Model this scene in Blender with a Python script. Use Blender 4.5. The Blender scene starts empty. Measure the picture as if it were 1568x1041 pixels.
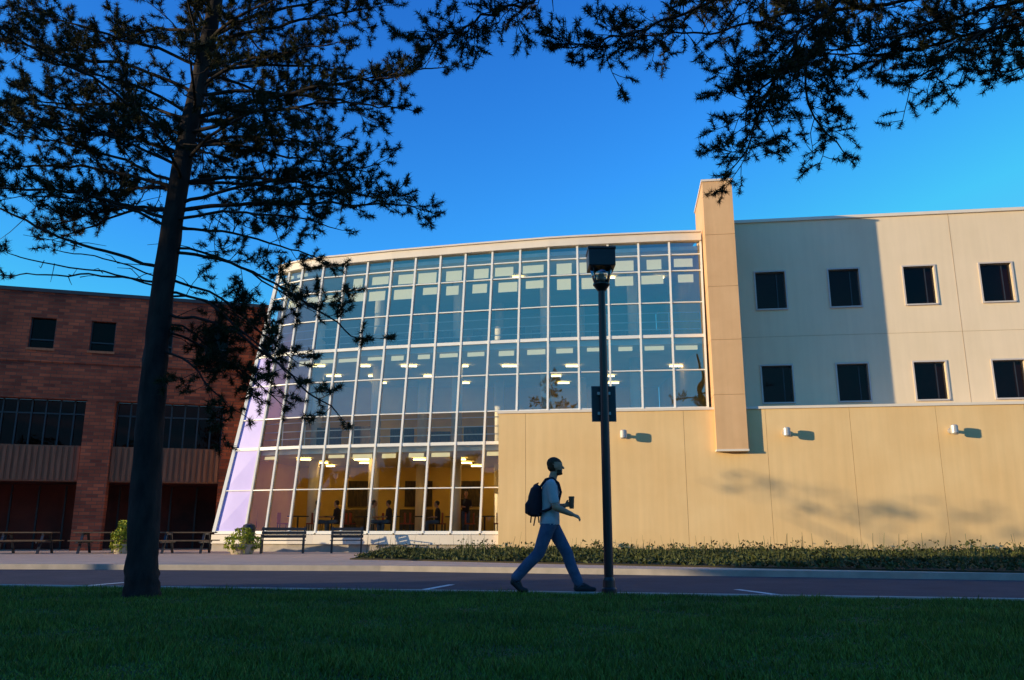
import bpy, math, random
import numpy as np
from mathutils import Vector, Matrix, kdtree
random.seed(7); rng=np.random.default_rng(7)
scene=bpy.context.scene
coll=scene.collection
R=math.radians

# ------------------------------------------------------------------ materials
def new_mat(name):
    m=bpy.data.materials.new(name); m.use_nodes=True
    nt=m.node_tree; nt.nodes.clear()
    out=nt.nodes.new('ShaderNodeOutputMaterial')
    return m,nt,out
def mat(name,c1,c2=None,scale=5.0,rough=0.8,bump=0.0,bscale=None,metal=0.0,spec=0.3,detail=6,stretch=None,island=0.0,emit=None,estr=0,streak=0.0):
    m,nt,out=new_mat(name); N=nt.nodes; L=nt.links
    b=N.new('ShaderNodeBsdfPrincipled'); L.new(b.outputs[0],out.inputs[0])
    b.inputs['Roughness'].default_value=rough; b.inputs['Metallic'].default_value=metal
    b.inputs['Specular IOR Level'].default_value=spec
    if c2 is None: c2=tuple(x*0.85 for x in c1)
    tc=N.new('ShaderNodeTexCoord'); mp=N.new('ShaderNodeMapping'); L.new(tc.outputs['Object'],mp.inputs[0])
    if stretch: mp.inputs['Scale'].default_value=stretch
    nz=N.new('ShaderNodeTexNoise'); nz.inputs['Scale'].default_value=scale; nz.inputs['Detail'].default_value=detail
    nz.inputs['Roughness'].default_value=.6
    L.new(mp.outputs[0],nz.inputs['Vector'])
    cr=N.new('ShaderNodeValToRGB'); cr.color_ramp.elements[0].position=.3; cr.color_ramp.elements[1].position=.7
    cr.color_ramp.elements[0].color=(*c2,1); cr.color_ramp.elements[1].color=(*c1,1)
    L.new(nz.outputs['Fac'],cr.inputs[0]); src=cr.outputs[0]
    if streak>0:   # faint vertical weathering streaks
        m2=N.new('ShaderNodeMapping'); m2.inputs['Scale'].default_value=(3.2,3.2,.22); L.new(tc.outputs['Object'],m2.inputs[0])
        n3=N.new('ShaderNodeTexNoise'); n3.inputs['Scale'].default_value=1.4; n3.inputs['Detail'].default_value=6; L.new(m2.outputs[0],n3.inputs['Vector'])
        mr=N.new('ShaderNodeMapRange'); mr.inputs['From Min'].default_value=.35; mr.inputs['From Max'].default_value=.7; mr.inputs['To Min'].default_value=1-streak; mr.inputs['To Max'].default_value=1.0
        L.new(n3.outputs['Fac'],mr.inputs[0]); h3=N.new('ShaderNodeHueSaturation'); L.new(mr.outputs[0],h3.inputs['Value']); L.new(src,h3.inputs['Color']); src=h3.outputs[0]
    if island>0:
        g=N.new('ShaderNodeNewGeometry'); hs=N.new('ShaderNodeHueSaturation')
        mr=N.new('ShaderNodeMapRange'); mr.inputs['To Min'].default_value=1-island; mr.inputs['To Max'].default_value=1+island
        L.new(g.outputs['Random Per Island'],mr.inputs[0]); L.new(mr.outputs[0],hs.inputs['Value']); L.new(src,hs.inputs['Color']); src=hs.outputs[0]
    L.new(src,b.inputs['Base Color'])
    if bump>0:
        n2=N.new('ShaderNodeTexNoise'); n2.inputs['Scale'].default_value=bscale or scale*6; n2.inputs['Detail'].default_value=5
        L.new(mp.outputs[0],n2.inputs['Vector'])
        bp=N.new('ShaderNodeBump'); bp.inputs['Strength'].default_value=bump; bp.inputs['Distance'].default_value=.02
        L.new(n2.outputs['Fac'],bp.inputs['Height']); L.new(bp.outputs[0],b.inputs['Normal'])
    if emit:
        b.inputs['Emission Color'].default_value=(*emit,1); b.inputs['Emission Strength'].default_value=estr
    return m
def glass_mat(name,tint,refl,base=.10,mul=1.0,rough=.005):
    m,nt,out=new_mat(name); N=nt.nodes; L=nt.links
    t=N.new('ShaderNodeBsdfTransparent'); t.inputs[0].default_value=(*tint,1)
    g=N.new('ShaderNodeBsdfGlossy'); g.inputs['Color'].default_value=(*refl,1); g.inputs['Roughness'].default_value=rough
    fr=N.new('ShaderNodeFresnel'); fr.inputs[0].default_value=1.5
    ma=N.new('ShaderNodeMath'); ma.operation='MULTIPLY_ADD'; ma.inputs[1].default_value=mul; ma.inputs[2].default_value=base; ma.use_clamp=True
    L.new(fr.outputs[0],ma.inputs[0])
    tc=N.new('ShaderNodeTexCoord'); nz=N.new('ShaderNodeTexNoise'); nz.inputs['Scale'].default_value=.9; nz.inputs['Detail'].default_value=1
    L.new(tc.outputs['Object'],nz.inputs['Vector']); bp=N.new('ShaderNodeBump'); bp.inputs['Strength'].default_value=.12; bp.inputs['Distance'].default_value=.05
    L.new(nz.outputs['Fac'],bp.inputs['Height']); L.new(bp.outputs[0],g.inputs['Normal'])
    mx=N.new('ShaderNodeMixShader'); L.new(ma.outputs[0],mx.inputs[0]); L.new(t.outputs[0],mx.inputs[1]); L.new(g.outputs[0],mx.inputs[2])
    L.new(mx.outputs[0],out.inputs[0]); return m
def brick_mat(name):
    m,nt,out=new_mat(name); N=nt.nodes; L=nt.links
    b=N.new('ShaderNodeBsdfPrincipled'); L.new(b.outputs[0],out.inputs[0]); b.inputs['Roughness'].default_value=.9
    tc=N.new('ShaderNodeTexCoord'); s=N.new('ShaderNodeSeparateXYZ'); c=N.new('ShaderNodeCombineXYZ')
    L.new(tc.outputs['Object'],s.inputs[0]); L.new(s.outputs[0],c.inputs[0]); L.new(s.outputs[2],c.inputs[1])
    br=N.new('ShaderNodeTexBrick'); br.inputs['Scale'].default_value=1; br.inputs['Brick Width'].default_value=.42; br.inputs['Row Height'].default_value=.14
    br.inputs['Mortar Size'].default_value=.014
    br.inputs['Color1'].default_value=(.44,.105,.045,1); br.inputs['Color2'].default_value=(.17,.036,.02,1); br.inputs['Mortar'].default_value=(.12,.06,.045,1)
    L.new(c.outputs[0],br.inputs['Vector'])
    nz=N.new('ShaderNodeTexNoise'); nz.inputs['Scale'].default_value=.7; nz.inputs['Detail'].default_value=5; L.new(tc.outputs['Object'],nz.inputs['Vector'])
    cr=N.new('ShaderNodeValToRGB'); cr.color_ramp.elements[0].position=.3; cr.color_ramp.elements[0].color=(.5,.45,.45,1); cr.color_ramp.elements[1].position=.7; L.new(nz.outputs['Fac'],cr.inputs[0])
    mx=N.new('ShaderNodeMix'); mx.data_type='RGBA'; mx.blend_type='MULTIPLY'; mx.inputs[0].default_value=1
    L.new(br.outputs['Color'],mx.inputs[6]); L.new(cr.outputs['Color'],mx.inputs[7])
    L.new(mx.outputs[2],b.inputs['Base Color'])
    bp=N.new('ShaderNodeBump'); bp.inputs['Strength'].default_value=.5; bp.inputs['Distance'].default_value=.02; bp.invert=True
    L.new(br.outputs['Fac'],bp.inputs['Height']); L.new(bp.outputs[0],b.inputs['Normal'])
    return m

M={}
M['cream_low']=mat('cream_stucco_low',(.94,.64,.31),(.87,.56,.25),.45,.85,.25,60,streak=.07)
M['cream_up']=mat('cream_stucco_up',(.92,.71,.48),(.86,.66,.43),.5,.85,.2,60,streak=.05)
M['tan']=mat('tan_stucco',(.80,.49,.25),(.73,.43,.21),1,.85,.3,50,streak=.08)
M['trim']=mat('pale_trim',(.86,.74,.60),(.80,.68,.54),2,.5)
M['mull']=mat('mullion_paint',(.88,.84,.76),(.82,.78,.70),2,.35,spec=.5)
M['joint']=mat('joint_dark',(.50,.32,.16),None,3,.9)
M['glass']=glass_mat('curtain_glass_upper',(.86,.92,.90),(.92,.96,1.0),.20,1.0)
M['glass2']=glass_mat('curtain_glass_lower',(.97,.96,.88),(.92,.95,1.0),.03,.9)
M['winglass']=glass_mat('window_glass',(.35,.30,.30),(.9,.9,.95),.0,.35)
M['winglass2']=glass_mat('brick_window_glass',(.3,.28,.28),(.8,.8,.85),.0,.22)
M['lilac_glow']=mat('lilac_glow_panel',(.60,.50,.92),(.48,.40,.82),.8,.3,spec=.6)  # lavender glow in the end glass, painted as an opaque colour
M['slab']=mat('slab_edge_white',(.88,.90,.86),None,2,.6)
M['floor_in']=mat('interior_floor',(.50,.36,.15),(.42,.29,.11),2,.4)
M['wall_in']=mat('interior_wall',(.88,.62,.17),(.74,.48,.11),.7,.8)
M['wall_in2']=mat('interior_wall_teal',(.52,.54,.42),(.40,.44,.36),.7,.8)
M['ceil']=mat('ceiling',(.82,.70,.38),None,1,.9)
M['light']=mat('ceiling_light',(.9,.85,.5),None,1,.5,emit=(1,.70,.26),estr=15)
M['light2']=mat('ceiling_light_upper',(.9,.85,.6),None,1,.5,emit=(1,.78,.38),estr=7)
M['glow']=mat('lit_valance',(.88,.78,.45),(.82,.72,.40),3,.9,emit=(1,.82,.42),estr=.6)  # self-lit cream, stands in for the lit ceiling panels
M['dark']=mat('dark_metal',(.03,.03,.035),(.02,.02,.025),4,.45,spec=.5)
M['black']=mat('black_paint',(.018,.018,.02),(.012,.012,.014),6,.35,spec=.5)
M['brick']=brick_mat('red_brick')
M['ribbed']=mat('ribbed_concrete',(.30,.135,.075),(.19,.08,.045),1.5,.9,.3,20,stretch=(6,1,.5))
M['asphalt']=mat('asphalt',(.085,.074,.086),(.055,.049,.058),1.2,.85,.4,120)
M['concrete']=mat('concrete_kerb',(.52,.43,.35),(.38,.32,.26),3,.85,.3,50)
M['paving']=mat('paving',(.84,.54,.36),(.70,.43,.28),1.5,.85,.3,40)
M['paint']=mat('road_paint',(.85,.85,.8),(.55,.55,.5),9,.7)
M['soil']=mat('ground_turf',(.06,.08,.016),(.035,.048,.010),1.3,.95,.5,30)
M['bedsoil']=mat('bed_soil',(.07,.05,.022),(.04,.032,.013),3,.95,.5,30)
M['blade']=mat('grass_blades',(.155,.205,.026),(.075,.115,.016),.7,.6,island=.55,spec=.2)
M['plant']=mat('plant_leaves',(.08,.085,.022),(.038,.048,.014),1.2,.6,island=.5,spec=.2)
M['shrub']=mat('shrub_leaves',(.42,.40,.03),(.18,.24,.02),3,.6,island=.4)
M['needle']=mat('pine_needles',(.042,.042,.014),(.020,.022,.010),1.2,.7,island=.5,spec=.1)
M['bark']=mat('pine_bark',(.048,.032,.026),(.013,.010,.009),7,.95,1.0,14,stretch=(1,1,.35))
M['leaf']=mat('tree_leaves',(.07,.10,.03),(.04,.06,.02),.6,.7,island=.4)
M['skin']=mat('skin',(.52,.27,.16),(.47,.23,.14),8,.55)
M['hair']=mat('hair',(.10,.045,.02),(.05,.024,.012),30,.7)
M['shirt']=mat('grey_tshirt',(.52,.50,.49),(.42,.41,.41),9,.9,.4,25)
M['jeans']=mat('blue_jeans',(.10,.14,.22),(.055,.08,.14),9,.9,.4,40)
M['shoe']=mat('dark_shoe',(.03,.028,.03),None,9,.6)
M['pack']=mat('black_backpack',(.018,.016,.022),(.035,.02,.03),9,.8,.3,30)
M['cup']=mat('brown_cup',(.26,.12,.06),None,9,.5)
M['signgrey']=mat('sign_back',(.10,.11,.12),(.07,.08,.09),5,.45,metal=.4)
M['lampglass']=glass_mat('lamp_lens',(.75,.75,.72),(.9,.9,.9),.15,1.0,.1)
M['lampmet']=mat('lamp_aluminium',(.6,.55,.5),None,4,.4,metal=.3)
M['wood']=mat('bench_wood',(.16,.10,.06),(.10,.06,.035),6,.7)
M['red']=mat('red_chair',(.42,.07,.03),None,4,.5)
M['book']=mat('bookshelf',(.16,.10,.045),(.04,.035,.03),4,.8,stretch=(5,1,1))
M['pot']=mat('planter_stone',(.45,.36,.26),None,4,.8)
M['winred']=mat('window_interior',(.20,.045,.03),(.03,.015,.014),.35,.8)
M['frame']=mat('window_frame',(.62,.54,.48),(.55,.47,.42),2,.5)

# ------------------------------------------------------------------ geometry helper
class Geo:
    def __init__(s): s.v=[];s.f=[];s.m=[]
    def add(s,vs,fs,m=0):
        b=len(s.v); s.v.extend([tuple(x) for x in vs])
        for f in fs: s.f.append(tuple(b+i for i in f)); s.m.append(m)
    def box(s,x0,x1,y0,y1,z0,z1,m=0):
        s.add([(x0,y0,z0),(x1,y0,z0),(x1,y1,z0),(x0,y1,z0),(x0,y0,z1),(x1,y0,z1),(x1,y1,z1),(x0,y1,z1)],
              [(0,3,2,1),(4,5,6,7),(0,1,5,4),(1,2,6,5),(2,3,7,6),(3,0,4,7)],m)
    def beam(s,p,q,w,d,wd,m=0):
        p=Vector(p);q=Vector(q);a=(q-p).normalized();u=Vector(wd);u=(u-a*u.dot(a)).normalized();n=a.cross(u)
        vs=[]
        for c in (p,q):
            for (i,j) in ((-1,-1),(1,-1),(1,1),(-1,1)): vs.append(c+u*(i*w/2)+n*(j*d/2))
        s.add(vs,[(0,3,2,1),(4,5,6,7),(0,1,5,4),(1,2,6,5),(2,3,7,6),(3,0,4,7)],m)
    def tube(s,pts,rad,n=8,m=0,flat=None,bumpy=0):
        pts=[Vector(p) for p in pts]; vs=[];fs=[]
        ref=Vector((0.13,0.97,.2))
        for i,p in enumerate(pts):
            a=(pts[min(i+1,len(pts)-1)]-pts[max(i-1,0)]).normalized()
            r_=ref if abs(a.dot(ref))<.95 else Vector((1,0,0))
            u=(r_-a*r_.dot(a)).normalized(); w=a.cross(u)
            for k in range(n):
                t=2*math.pi*k/n; rr=rad[i]*(1+bumpy*random.uniform(-1,1))
                vs.append(p+u*(math.cos(t)*rr)+w*(math.sin(t)*rr))
        for i in range(len(pts)-1):
            for k in range(n):
                k2=(k+1)%n; fs.append((i*n+k,i*n+k2,(i+1)*n+k2,(i+1)*n+k))
        fs.append(tuple(range(n-1,-1,-1))); e=(len(pts)-1)*n; fs.append(tuple(e+k for k in range(n)))
        s.add(vs,fs,m)
    def ellipsoid(s,c,r,m=0,nu=14,nv=9):
        vs=[];fs=[]
        vs.append((c[0],c[1],c[2]-r[2]))
        for j in range(1,nv):
            ph=-math.pi/2+math.pi*j/nv
            for i in range(nu):
                th=2*math.pi*i/nu; vs.append((c[0]+r[0]*math.cos(ph)*math.cos(th),c[1]+r[1]*math.cos(ph)*math.sin(th),c[2]+r[2]*math.sin(ph)))
        vs.append((c[0],c[1],c[2]+r[2])); T=len(vs)-1
        for i in range(nu):
            i2=(i+1)%nu; fs.append((0,1+i2,1+i)); fs.append((T,1+(nv-2)*nu+i,1+(nv-2)*nu+i2))
            for j in range(nv-2): a=1+j*nu; fs.append((a+i,a+i2,a+nu+i2,a+nu+i))
        s.add(vs,fs,m)
    def wall(s,x0,x1,z0,z1,y,ops,depth,m=0,mr=None):
        """front wall at plane y, openings (xa,xb,za,zb) with reveals going back by depth"""
        if mr is None: mr=m
        xs=sorted({x0,x1,*[o[0] for o in ops],*[o[1] for o in ops]}); zs=sorted({z0,z1,*[o[2] for o in ops],*[o[3] for o in ops]})
        for a,b in zip(xs[:-1],xs[1:]):
            for c,d in zip(zs[:-1],zs[1:]):
                cx=(a+b)/2;cz=(c+d)/2
                if any(o[0]<cx<o[1] and o[2]<cz<o[3] for o in ops): continue
                s.add([(a,y,c),(b,y,c),(b,y,d),(a,y,d)],[(0,1,2,3)],m)
        for (a,b,c,d) in ops:
            Y=y+depth
            s.add([(a,y,c),(a,Y,c),(a,Y,d),(a,y,d)],[(0,1,2,3)],mr); s.add([(b,y,c),(b,y,d),(b,Y,d),(b,Y,c)],[(0,1,2,3)],mr)
            s.add([(a,y,c),(b,y,c),(b,Y,c),(a,Y,c)],[(0,1,2,3)],mr); s.add([(a,y,d),(a,Y,d),(b,Y,d),(b,y,d)],[(0,1,2,3)],mr)
    def obj(s,name,mats,parent=None,loc=(0,0,0),rotz=0,smooth=False,bevel=0):
        me=bpy.data.meshes.new(name); me.from_pydata(s.v,[],s.f)
        for mm in mats: me.materials.append(M[mm])
        me.polygons.foreach_set('material_index',s.m)
        if smooth: me.polygons.foreach_set('use_smooth',[True]*len(s.f))
        me.update(); o=bpy.data.objects.new(name,me); coll.objects.link(o)
        o.location=loc; o.rotation_euler=(0,0,rotz)
        if parent: o.parent=parent
        if bevel:
            b=o.modifiers.new('bevel','BEVEL'); b.width=bevel; b.segments=2; b.limit_method='ANGLE'
        return o
def empty(name,loc=(0,0,0),rotz=0,parent=None):
    e=bpy.data.objects.new(name,None); coll.objects.link(e); e.location=loc; e.rotation_euler=(0,0,rotz); e.parent=parent; return e
def np_obj(name,V,F,matn,parent=None):
    V=np.ascontiguousarray(V,dtype=np.float32); k=F.shape[1]; me=bpy.data.meshes.new(name)
    me.vertices.add(len(V)); me.vertices.foreach_set('co',V.ravel()); me.loops.add(F.size); me.loops.foreach_set('vertex_index',F.astype(np.int32).ravel())
    me.polygons.add(len(F)); me.polygons.foreach_set('loop_start',np.arange(0,F.size,k,dtype=np.int32)); me.materials.append(M[matn]); me.update(calc_edges=True)
    o=bpy.data.objects.new(name,me); coll.objects.link(o); o.parent=parent; return o
def unit(a): return a/np.maximum(np.linalg.norm(a,axis=-1,keepdims=True),1e-9)

# ------------------------------------------------------------------ camera, sun, sky
cam=bpy.data.cameras.new('camera'); co=bpy.data.objects.new('camera',cam); coll.objects.link(co)
cam.sensor_width=36; cam.lens=29.0; cam.clip_end=5000; cam.clip_start=.05
co.location=(0,0,.8); co.rotation_euler=(R(90+13),0,0); scene.camera=co
EL=6.8; AZ=71.0   # sun behind-left of the camera
tosun=Vector((-math.sin(R(AZ))*math.cos(R(EL)),-math.cos(R(AZ))*math.cos(R(EL)),math.sin(R(EL))))
sl=bpy.data.lights.new('sun','SUN'); sl.energy=5.0; sl.angle=R(.5); sl.color=(1,.83,.52)
so=bpy.data.objects.new('sun',sl); coll.objects.link(so); so.rotation_euler=tosun.to_track_quat('Z','Y').to_euler(); so.location=(-30,-10,20)
w=bpy.data.worlds.new('World'); scene.world=w; w.use_nodes=True; nt=w.node_tree; nt.nodes.clear()
wo=nt.nodes.new('ShaderNodeOutputWorld'); bg=nt.nodes.new('ShaderNodeBackground'); sky=nt.nodes.new('ShaderNodeTexSky')
sky.sky_type='NISHITA'; sky.sun_disc=False; sky.sun_elevation=R(EL); sky.sun_rotation=R(180+AZ); sky.air_density=1.0; sky.dust_density=.3; sky.ozone_density=2.5
# colour grade of the sky: deepen the blue away from the horizon (per-channel power)
S_=.15
vm=nt.nodes.new('ShaderNodeVectorMath'); vm.operation='MULTIPLY'; vm.inputs[1].default_value=(1.05*S_,2.25*S_,3.3*S_)
mn=nt.nodes.new('ShaderNodeVectorMath'); mn.operation='MINIMUM'; mn.inputs[1].default_value=(.78,.58,1.0)
pw=nt.nodes.new('ShaderNodeSeparateXYZ'); cb=nt.nodes.new('ShaderNodeCombineXYZ')
nt.links.new(sky.outputs[0],vm.inputs[0]); nt.links.new(vm.outputs[0],mn.inputs[0]); nt.links.new(mn.outputs[0],pw.inputs[0])
for i,(e_,a_) in enumerate(((1.55,1.45),(1.6,1.36),(1.1,.95))):
    p_=nt.nodes.new('ShaderNodeMath'); p_.operation='POWER'; p_.inputs[1].default_value=e_; q_=nt.nodes.new('ShaderNodeMath'); q_.operation='MULTIPLY'; q_.inputs[1].default_value=a_/S_
    nt.links.new(pw.outputs[i],p_.inputs[0]); nt.links.new(p_.outputs[0],q_.inputs[0]); nt.links.new(q_.outputs[0],cb.inputs[i])
nt.links.new(cb.outputs[0],bg.inputs[0]); bg.inputs[1].default_value=S_; nt.links.new(bg.outputs[0],wo.inputs[0])
scene.view_settings.view_transform='Standard'; scene.view_settings.look='None'; scene.view_settings.exposure=0

# ------------------------------------------------------------------ ground, road, kerbs
g=Geo(); g.add([(-1500,-1500,-.112),(1500,-1500,-.112),(1500,2500,-.112),(-1500,2500,-.112)],[(0,1,2,3)]); g.obj('ground',['soil'])
near=[(-80,15.0),(-20,14.3),(-8,13.1),(0,11.70),(6,10.45),(20,7.4),(80,-6)]
far=[(-80,23),(-20,21.0),(-10,20.3),(-3,19.5),(9.5,15.9),(20,13.0),(80,-2)]
def ly(line,x):
    return float(np.interp(x,[p[0] for p in line],[p[1] for p in line]))
XS=sorted(set([p[0] for p in near]+[p[0] for p in far]+list(range(-30,32,2))))
g=Geo()
for a,b in zip(XS[:-1],XS[1:]):
    g.add([(a,ly(near,a),-.106),(b,ly(near,b),-.106),(b,ly(far,b),-.106),(a,ly(far,a),-.106)],[(0,1,2,3)])
g.obj('road',['asphalt'])
def strip(name,fn0,fn1,z0,z1,m,xs=XS):
    g=Geo()
    for a,b in zip(xs[:-1],xs[1:]):
        v=[(a,fn0(a),z0),(b,fn0(b),z0),(b,fn1(b),z0),(a,fn1(a),z0),(a,fn0(a),z1),(b,fn0(b),z1),(b,fn1(b),z1),(a,fn1(a),z1)]
        g.add(v,[(4,5,6,7),(0,1,5,4),(2,3,7,6)])
    return g.obj(name,[m])
strip('kerb',lambda x:ly(near,x)-.16,lambda x:ly(near,x),-.11,.004,'concrete')
strip('kerb',lambda x:ly(far,x),lambda x:ly(far,x)+.16,-.11,.02,'concrete')
g=Geo()
for a,b in zip(XS[:-1],XS[1:]):
    g.add([(a,-40,-.02),(b,-40,-.02),(b,ly(near,b)-.161,-.02),(a,ly(near,a)-.161,-.02)],[(0,1,2,3)])
g.obj('lawn',['soil'])
g=Geo()
for a,b in zip(XS[:-1],XS[1:]):
    g.add([(a,ly(far,a)+.161,.012),(b,ly(far,b)+.161,.012),(b,60,.012),(a,60,.012)],[(0,1,2,3)])
g.obj('pavement',['paving'])
bx=[-4.5,-3,-1,1,3,6,9.5,14,20,30]
def wallA(x): return 30.3-.133*(x+.5)
def bedoff(x): return np.interp(x,[-5,2,8,30],[4.2,1.9,.45,.35])
g=Geo()
for a,b in zip(bx[:-1],bx[1:]):
    fa=ly(far,a)+float(bedoff(a))-.05; fb=ly(far,b)+float(bedoff(b))-.05
    g.add([(a,fa,.045),(b,fb,.045),(b,wallA(b),.045),(a,wallA(a),.045)],[(0,1,2,3)])
    g.add([(a,fa,.012),(b,fb,.012),(b,fb,.045),(a,fa,.045)],[(0,1,2,3)])
g.obj('planting_bed',['bedsoil'])
g=Geo()
def mark(x0,y0,x1,y1,w=.11):
    d=Vector((x1-x0,y1-y0,0)).normalized(); n=Vector((-d.y,d.x,0))*w/2; z=-.102
    g.add([(x0-n.x,y0-n.y,z),(x1-n.x,y1-n.y,z),(x1+n.x,y1+n.y,z),(x0+n.x,y0+n.y,z)],[(0,1,2,3)])
for xx,dx in ((-19.5,.5),(-13.5,.5),(-7.5,.45),(-1.75,.45),(4.25,-.45),(10.1,-.5)):
    y0=ly(near,xx)+.1; mark(xx,y0,xx+dx*1.6,y0+2.6,.12)
g.obj('road_markings',['paint'])

# grass blades
n=270000
Y=3.6+9.6*rng.random(n)**1.15; X=rng.uniform(-1,1,n)*(.68*Y+.6)
nx=[p[0] for p in near]; ny=[p[1] for p in near]
k=(Y<np.interp(X,nx,ny)-.13); X=X[k];Y=Y[k]; n=len(X)
patch=.75+.35*np.sin(X*2.1+Y*1.3)*np.sin(Y*2.9-X*.9)+.2*np.sin(X*7+2*np.sin(Y*5))
h=rng.uniform(.025,.065,n)*patch*(1+.7*(rng.random(n)<.03)); wd=rng.uniform(.0035,.007,n); th=rng.uniform(0,2*np.pi,n)
lean=rng.normal(0,.4,(n,2))*h[:,None]
B=np.stack([X,Y,np.full(n,-.02)],1); U=np.stack([np.cos(th),np.sin(th),np.zeros(n)],1)*wd[:,None]
T=B+np.stack([lean[:,0],lean[:,1],h],1)
V=np.stack([B-U,B+U,T],1).reshape(-1,3); F=np.arange(3*n).reshape(-1,3)
np_obj('grass_blades',V,F,'blade')

def leaves(C,size,n_flat=.0):
    n=len(C); a=unit(rng.normal(size=(n,3))); b=unit(np.cross(a,rng.normal(size=(n,3))))
    s=(size*rng.uniform(.6,1.3,n))[:,None]
    V=np.stack([C-a*s,C+b*s*.45,C+a*s,C-b*s*.45],1).reshape(-1,3); return V,np.arange(4*n).reshape(-1,4)
n=44000; X=rng.uniform(-4.4,27,n); t=rng.random(n)
f0=np.interp(X,[p[0] for p in far],[p[1] for p in far])+bedoff(X); w1=wallA(X)-.15
Y=f0+(w1-f0)*t
top_=.05+.10*np.abs(np.sin(X*1.7+2*np.sin(Y*1.1)))*np.abs(np.sin(X*.43+1))+.08*t+ .22*(rng.random(n)<.01)
C=np.stack([X,Y,.04+top_*rng.random(n)**.6],1)
V1,F1=leaves(C,.06)
n=4200; X=rng.uniform(-4.4,27,n); X=X+.5*np.sin(X*2.3); f0=np.interp(X,[p[0] for p in far],[p[1] for p in far])+bedoff(X); Y=f0+(wallA(X)-.15-f0)*rng.random(n)**.6
H=rng.uniform(.1,.34,n)*(1+1.2*(rng.random(n)<.07)); B=np.stack([X,Y,np.full(n,.03)],1); th=rng.uniform(0,6.28,n); U=np.stack([np.cos(th),np.sin(th),0*th],1)*.012
T=B+np.stack([rng.normal(0,.06,n),rng.normal(0,.06,n),H],1)
V2=np.stack([B-U,B+U,T+U*.3,T-U*.3],1).reshape(-1,3); F2=np.arange(4*n).reshape(-1,4)
ns=130; X=rng.uniform(-2,27,ns); Y=wallA(X)-rng.uniform(.4,3.5,ns); hs_=rng.uniform(.2,.5,ns)
C3=np.concatenate([np.stack([x+rng.normal(0,.08,26),y+rng.normal(0,.08,26),.05+h_*rng.random(26)],1) for x,y,h_ in zip(X,Y,hs_)])
V3,F3=leaves(C3,.055)
np_obj('groundcover_plants',np.concatenate([V1,V2,V3]),np.concatenate([F1,F2+len(V1),F3+len(V1)+len(V2)]),'plant')

# ------------------------------------------------------------------ main building
bld=empty('glass_fronted_building')
rA=-math.atan(.133); OA=(-.5,30.3,0)
g=Geo(); seams=[0,1.0,3.85,6.7,9.55,12.4,15.25,18.1,20.95,23.8,26.65,29.5,32.35,35.2]
for a,b in zip(seams[:-1],seams[1:]):
    g.box(a+.006,b-.006,0,.3,-.1,5.0,0)
g.box(.01,35.2,.014,.32,-.12,4.99,1)
g.box(-.04,35.3,-.05,3.2,5.0,5.09,2)
g.box(-.0,.3,.32,1.2,-.1,5.0,0)
g.obj('lower_wall',['cream_low','joint','trim'],bld,OA,rA)
g=Geo(); wins=[]
wx=[10.55+2.82*i for i in range(0,9)]
for xc in wx:
    for (za,zb) in ((9.36,10.88),(5.62,7.06)): wins.append((xc-.57,xc+.57,za,zb))
g.wall(8.0,36,5.0,13.0,2.7,wins,.22,0,0)
g.box(8.0,36,2.62,3.2,13.0,13.12,1)
g.add([(8,3.0,13.1),(36,3.0,13.1),(36,22,13.1),(8,22,13.1)],[(0,1,2,3)],0)
g.add([(36,2.7,0),(36,22,0),(36,22,13.1),(36,2.7,13.1)],[(0,1,2,3)],0)
for x in (17.64,23.28,28.9): g.box(x-.12-.005+.0,x-.12+.005,2.693,2.71,5.09,13.0,2)
g.box(8,36,2.694,2.71,8.22,8.23,2)
g.obj('upper_wall',['cream_up','trim','joint'],bld,OA,rA)
g=Geo()
for (a,b,c,d) in wins:
    f=.055; y0,y1=2.66,2.80
    g.box(a-f,a,y0,y1,c-f,d+f,0); g.box(b,b+f,y0,y1,c-f,d+f,0); g.box(a,b,y0,y1,d,d+f,0); g.box(a,b,y0-.03,y1,c-f,c,0)
    g.box(a,a+.05,2.84,2.88,c,d,1); g.box(b-.05,b,2.84,2.88,c,d,1); g.box(a+.05,b-.05,2.84,2.88,c,c+.05,1); g.box(a+.05,b-.05,2.84,2.88,d-.05,d,1)
    g.box(b-.32,b-.28,2.845,2.875,c+.05,d-.05,1)
    g.add([(a,2.86,c),(b,2.86,c),(b,2.86,d),(a,2.86,d)],[(0,1,2,3)],2)
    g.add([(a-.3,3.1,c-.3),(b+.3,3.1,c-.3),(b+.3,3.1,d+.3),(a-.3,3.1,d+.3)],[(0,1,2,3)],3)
g.obj('windows',['frame','dark','winglass','winred'],bld,OA,rA)
g=Geo(); x0,x1=7.78,8.86
zj=[3.56,5.5,7.5,9.5,11.5,13.62]
for a,b in zip(zj[:-1],zj[1:]): g.box(x0,x1,-.28,2.9,a+.008,b-.008,0)
g.box(x0+.015,x1-.015,-.265,2.88,3.57,13.6,1)
g.box(x0-.04,x1+.04,-.32,2.94,13.62,13.70,2)
g.box(x0-.02,x1+.02,-.30,.0,3.50,3.57,2)
g.obj('fin_column',['tan','joint','trim'],bld,OA,rA)
for i,xl in enumerate((4.55,10.17,15.65,21.3)):
    g=Geo(); g.tube([(xl,-.02,4.12),(xl,-.10,4.12)],[.10,.10],14,0)
    g.tube([(xl,-.08,4.12),(xl,-.40,4.12),(xl,-.44,4.12)],[.055,.055,.05],12,0)
    g.tube([(xl,-.36,3.98),(xl,-.36,4.02),(xl,-.36,4.26),(xl,-.36,4.29)],[.10,.125,.125,.09],16,0)
    g.obj('wall_light_%d'%(i+1),['lampmet'],bld,OA,rA,smooth=False)
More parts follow.
